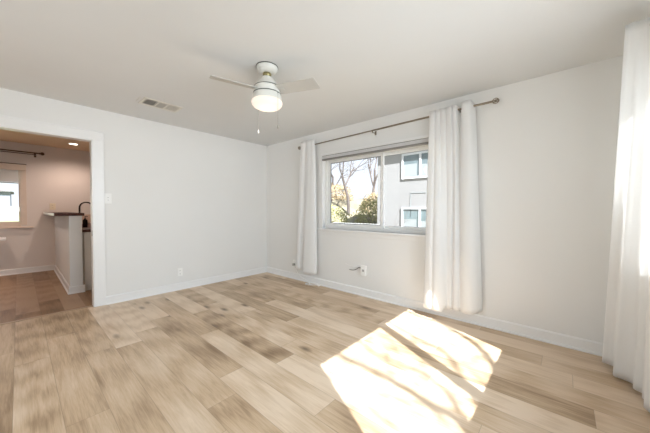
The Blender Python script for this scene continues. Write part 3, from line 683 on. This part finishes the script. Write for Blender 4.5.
# vegetation
def leaves_bm(cx, cy, cz, rx, ry, rz, n, s, seed):
    rnd = random.Random(seed); bm = bmesh.new()
    for k in range(n):
        th = rnd.uniform(0, 2*PI); ph = math.acos(rnd.uniform(-.35, 1)); r = rnd.uniform(.55, 1.0)**.6
        lump = 1+.22*noise.noise(Vector((math.cos(th)*2+seed, math.sin(th)*2, ph*2)))
        c = Vector((cx+rx*r*lump*math.sin(ph)*math.cos(th), cy+ry*r*lump*math.sin(ph)*math.sin(th), cz+rz*r*lump*math.cos(ph)))
        a = Vector((rnd.gauss(0,1), rnd.gauss(0,1), rnd.gauss(0,1))).normalized(); b = a.orthogonal().normalized(); b.rotate(Matrix.Rotation(rnd.uniform(0, 6.28), 3, a))
        d = a.cross(b)*s*.45; b = b*s*rnd.uniform(.7, 1.3)
        vs = [bm.verts.new(c-b), bm.verts.new(c+d), bm.verts.new(c+b), bm.verts.new(c-d)]
        bm.faces.new(vs)
    return bm
def branch_rec(bm, p, d, L, r, depth, rnd, spread=.55, lift=.12, seg=6, kids=3):
    pts = [p]; rads = [r]; q = p.copy(); dd = d.copy(); st = 4
    for i in range(st):
        dd = (dd + Vector((rnd.gauss(0,.13), rnd.gauss(0,.13), rnd.gauss(0,.08)+lift*.3))).normalized()
        q = q + dd*L/st; pts.append(q.copy()); rads.append(r*(1-.42*(i+1)/st))
    tube(bm, pts, rads, seg if depth > 3 else (4 if depth > 1 else 3), cap=False)
    if depth == 0: return
    for i in range(kids):
        k = rnd.choice((2, 3, 4, 4)); 
        nd = (dd + Vector((rnd.gauss(0,1), rnd.gauss(0,1), rnd.gauss(0,.7))).normalized()*spread*rnd.uniform(.8, 1.5)).normalized()
        branch_rec(bm, pts[k], nd, L*rnd.uniform(.58, .82), rads[k]*rnd.uniform(.55, .78), depth-1, rnd, spread, lift, seg, kids)
def bare_tree(x, y, z, h, r, depth, seed, label, d0=(0, 0, 1), spread=.6):
    t = thing('bare_tree', label, 'tree', (x, y, z))
    bm = bmesh.new(); branch_rec(bm, Vector((x, y, z-.1)), Vector(d0).normalized(), h*.30, r, depth, random.Random(seed), spread)
    obj('branches', bm, M['bark'], t)
    return t
def bush(x, y, rx, rz, n, s, mt_, seed, label, cat='shrub', twigs=True):
    z = hill_z(x, y) if x > .3 else -.3
    t = thing('shrub', label, cat, (x, y, z), 'shrubs on the slope outside')
    obj('foliage', leaves_bm(x, y, z+rz*.35, rx, rx, rz, n, s, seed), mt_, t)
    bm = bmesh.new(); rnd = random.Random(seed)
    for k in range(5):
        d = Vector((rnd.gauss(0,.5), rnd.gauss(0,.5), 1)).normalized(); tube(bm, [(x, y, z-.05), Vector((x, y, z))+d*rz*.9], [.03, .01], 5)
    obj('stems', bm, M['bark'], t)
bush(14.6, 10.6, 1.9, 1.1, 2600, .080, M['leafo'], 1, 'ochre leaved shrub high on the slope, centre of the left pane')
bush(17.2, 7.7, 1.5, 1.5, 2600, .080, M['leafo'], 2, 'ochre leaved shrub beside the neighbouring building')
bush(13.8, 5.9, 1.45, 1.75, 3400, .065, M['leafy'], 3, 'yellow green shrub at the middle of the slope, right of the other green shrub')
bush(10.8, 7.6, 1.55, 1.5, 3400, .065, M['leafy'], 4, 'yellow green shrub left on the slope')
bush(10.4, 4.6, .7, .95, 1600, .055, M['leafg'], 5, 'dark green shrub low in the left pane')
bare_tree(13.9, 8.35, hill_z(13.9, 8.35), 10.5, .15, 7, 12, 'bare branching tree on the slope in the middle of the left pane', (.15, -.12, 1), .70)
bare_tree(19.5, 16.2, hill_z(19.5, 16.2), 11, .18, 7, 23, 'bare tree farthest back at the left of the window', (-.1, .1, 1), .7)
bare_tree(21.5, 10.6, hill_z(21.5, 10.6), 12, .19, 7, 41, 'bare tree on the crest next to the building', (0, .1, 1), .7)
bare_tree(8.0, 1.1, -1.0, 4.2, .022, 5, 5, 'small leafless sapling in front of the neighbouring building', (0, 0, 1), .5)
bare_tree(16.5, 11.6, hill_z(16.5, 11.6), 7.0, .12, 7, 77, 'bare spreading tree behind the ochre shrub on the slope', (-.3, .3, 1), .8)
# low white fence
t = thing('picket_fence', 'low white fence at the foot of the slope', 'fence', (7.4, 3.2, -1))
obj('rails', B((7.38, 7.42, 1.6, 4.6, .36, .44), (7.38, 7.42, 1.6, 4.6, -.40, -.32)), M['fence'], t)
obj('pickets', B(*[(7.42, 7.44, 1.6+k*.155, 1.72+k*.155, -1.0, .60) for k in range(19)]), M['fence'], t)
# tree on the sunny side, its branches dapple the light on the floor
t = thing('bare_tree', 'bare tree outside the front window, throwing dappled shade', 'tree', (-3.6, -8.0, -.3))
bm = bmesh.new(); rnd = random.Random(4)
tube(bm, catmull([(-3.6,-8.0,-.35),(-3.55,-8.0,1.2),(-3.62,-7.98,2.8),(-3.68,-8.0,3.6)], 5), [.15-.004*k for k in range(16)], 10)
LIMBS = [([(-3.68,3.5),(-3.74,3.9),(-3.71,4.28),(-3.79,4.48),(-3.87,4.70),(-3.96,4.96),(-4.1,5.25),(-4.35,5.8)], .040),
         ([(-3.66,3.5),(-3.35,3.9),(-2.96,4.33),(-2.83,4.50),(-2.75,4.71),(-2.72,4.93),(-2.81,5.21),(-2.95,5.9)], .032),
         ([(-3.70,3.9),(-3.65,4.3),(-3.60,4.54),(-3.66,4.80),(-3.77,4.98),(-3.85,5.20),(-3.8,5.8)], .022),
         ([(-3.72,3.9),(-3.95,4.2),(-4.12,4.53),(-4.18,4.67),(-4.23,4.84),(-4.4,5.3)], .020),
         ([(-3.66,3.8),(-3.45,4.3),(-3.22,4.71),(-3.25,4.97),(-3.24,5.35),(-3.1,5.9)], .024)]
for pts, r0 in LIMBS:
    P = catmull([(x, -8.0+.10*math.sin(z*3+x), z) for x, z in pts], 4)
    tube(bm, P, [r0*(1-.45*k/len(P)) for k in range(len(P))], 8)
    for k in range(5, len(P), 2):
        d = Vector((rnd.gauss(0, 1), rnd.gauss(0, .6), rnd.uniform(-.1, 1.1))).normalized()
        branch_rec(bm, Vector(P[k]), d, .34, .0105, 3, rnd, .6, kids=2)
obj('branches', bm, M['bark'], t)

# seen through the kitchen window
t = thing('grey_house', 'grey house with pale door seen through the kitchen window', 'building', (-9, 43, 1.0))
obj('wall', B((-16, -3.75, 40, 47, 1.0, 3.1)), M['greyhouse'], t)
bm = bmesh.new(); prism(bm, [(-16.5, 3.1), (-10, 4.3), (-3.5, 3.1)], 'y', 39.6, 47.4); obj('roof', bm, M['roof'], t)
obj('garage_door', B((-6.2, -4.6, 39.95, 39.9995, 1.05, 2.3)), M['fence'], t)
t = thing('board_fence', 'low pale board fence at the edge of the lawn', 'fence', (-5, 30, 1.0))
obj('boards', B(*[(-16+k*.25, -15.78+k*.25, 30.0, 30.03, 1.0, 1.45) for k in range(64)]), M['fence'], t)
obj('rail', B((-16, 0, 30.03, 30.07, 1.3, 1.38)), M['fence'], t)
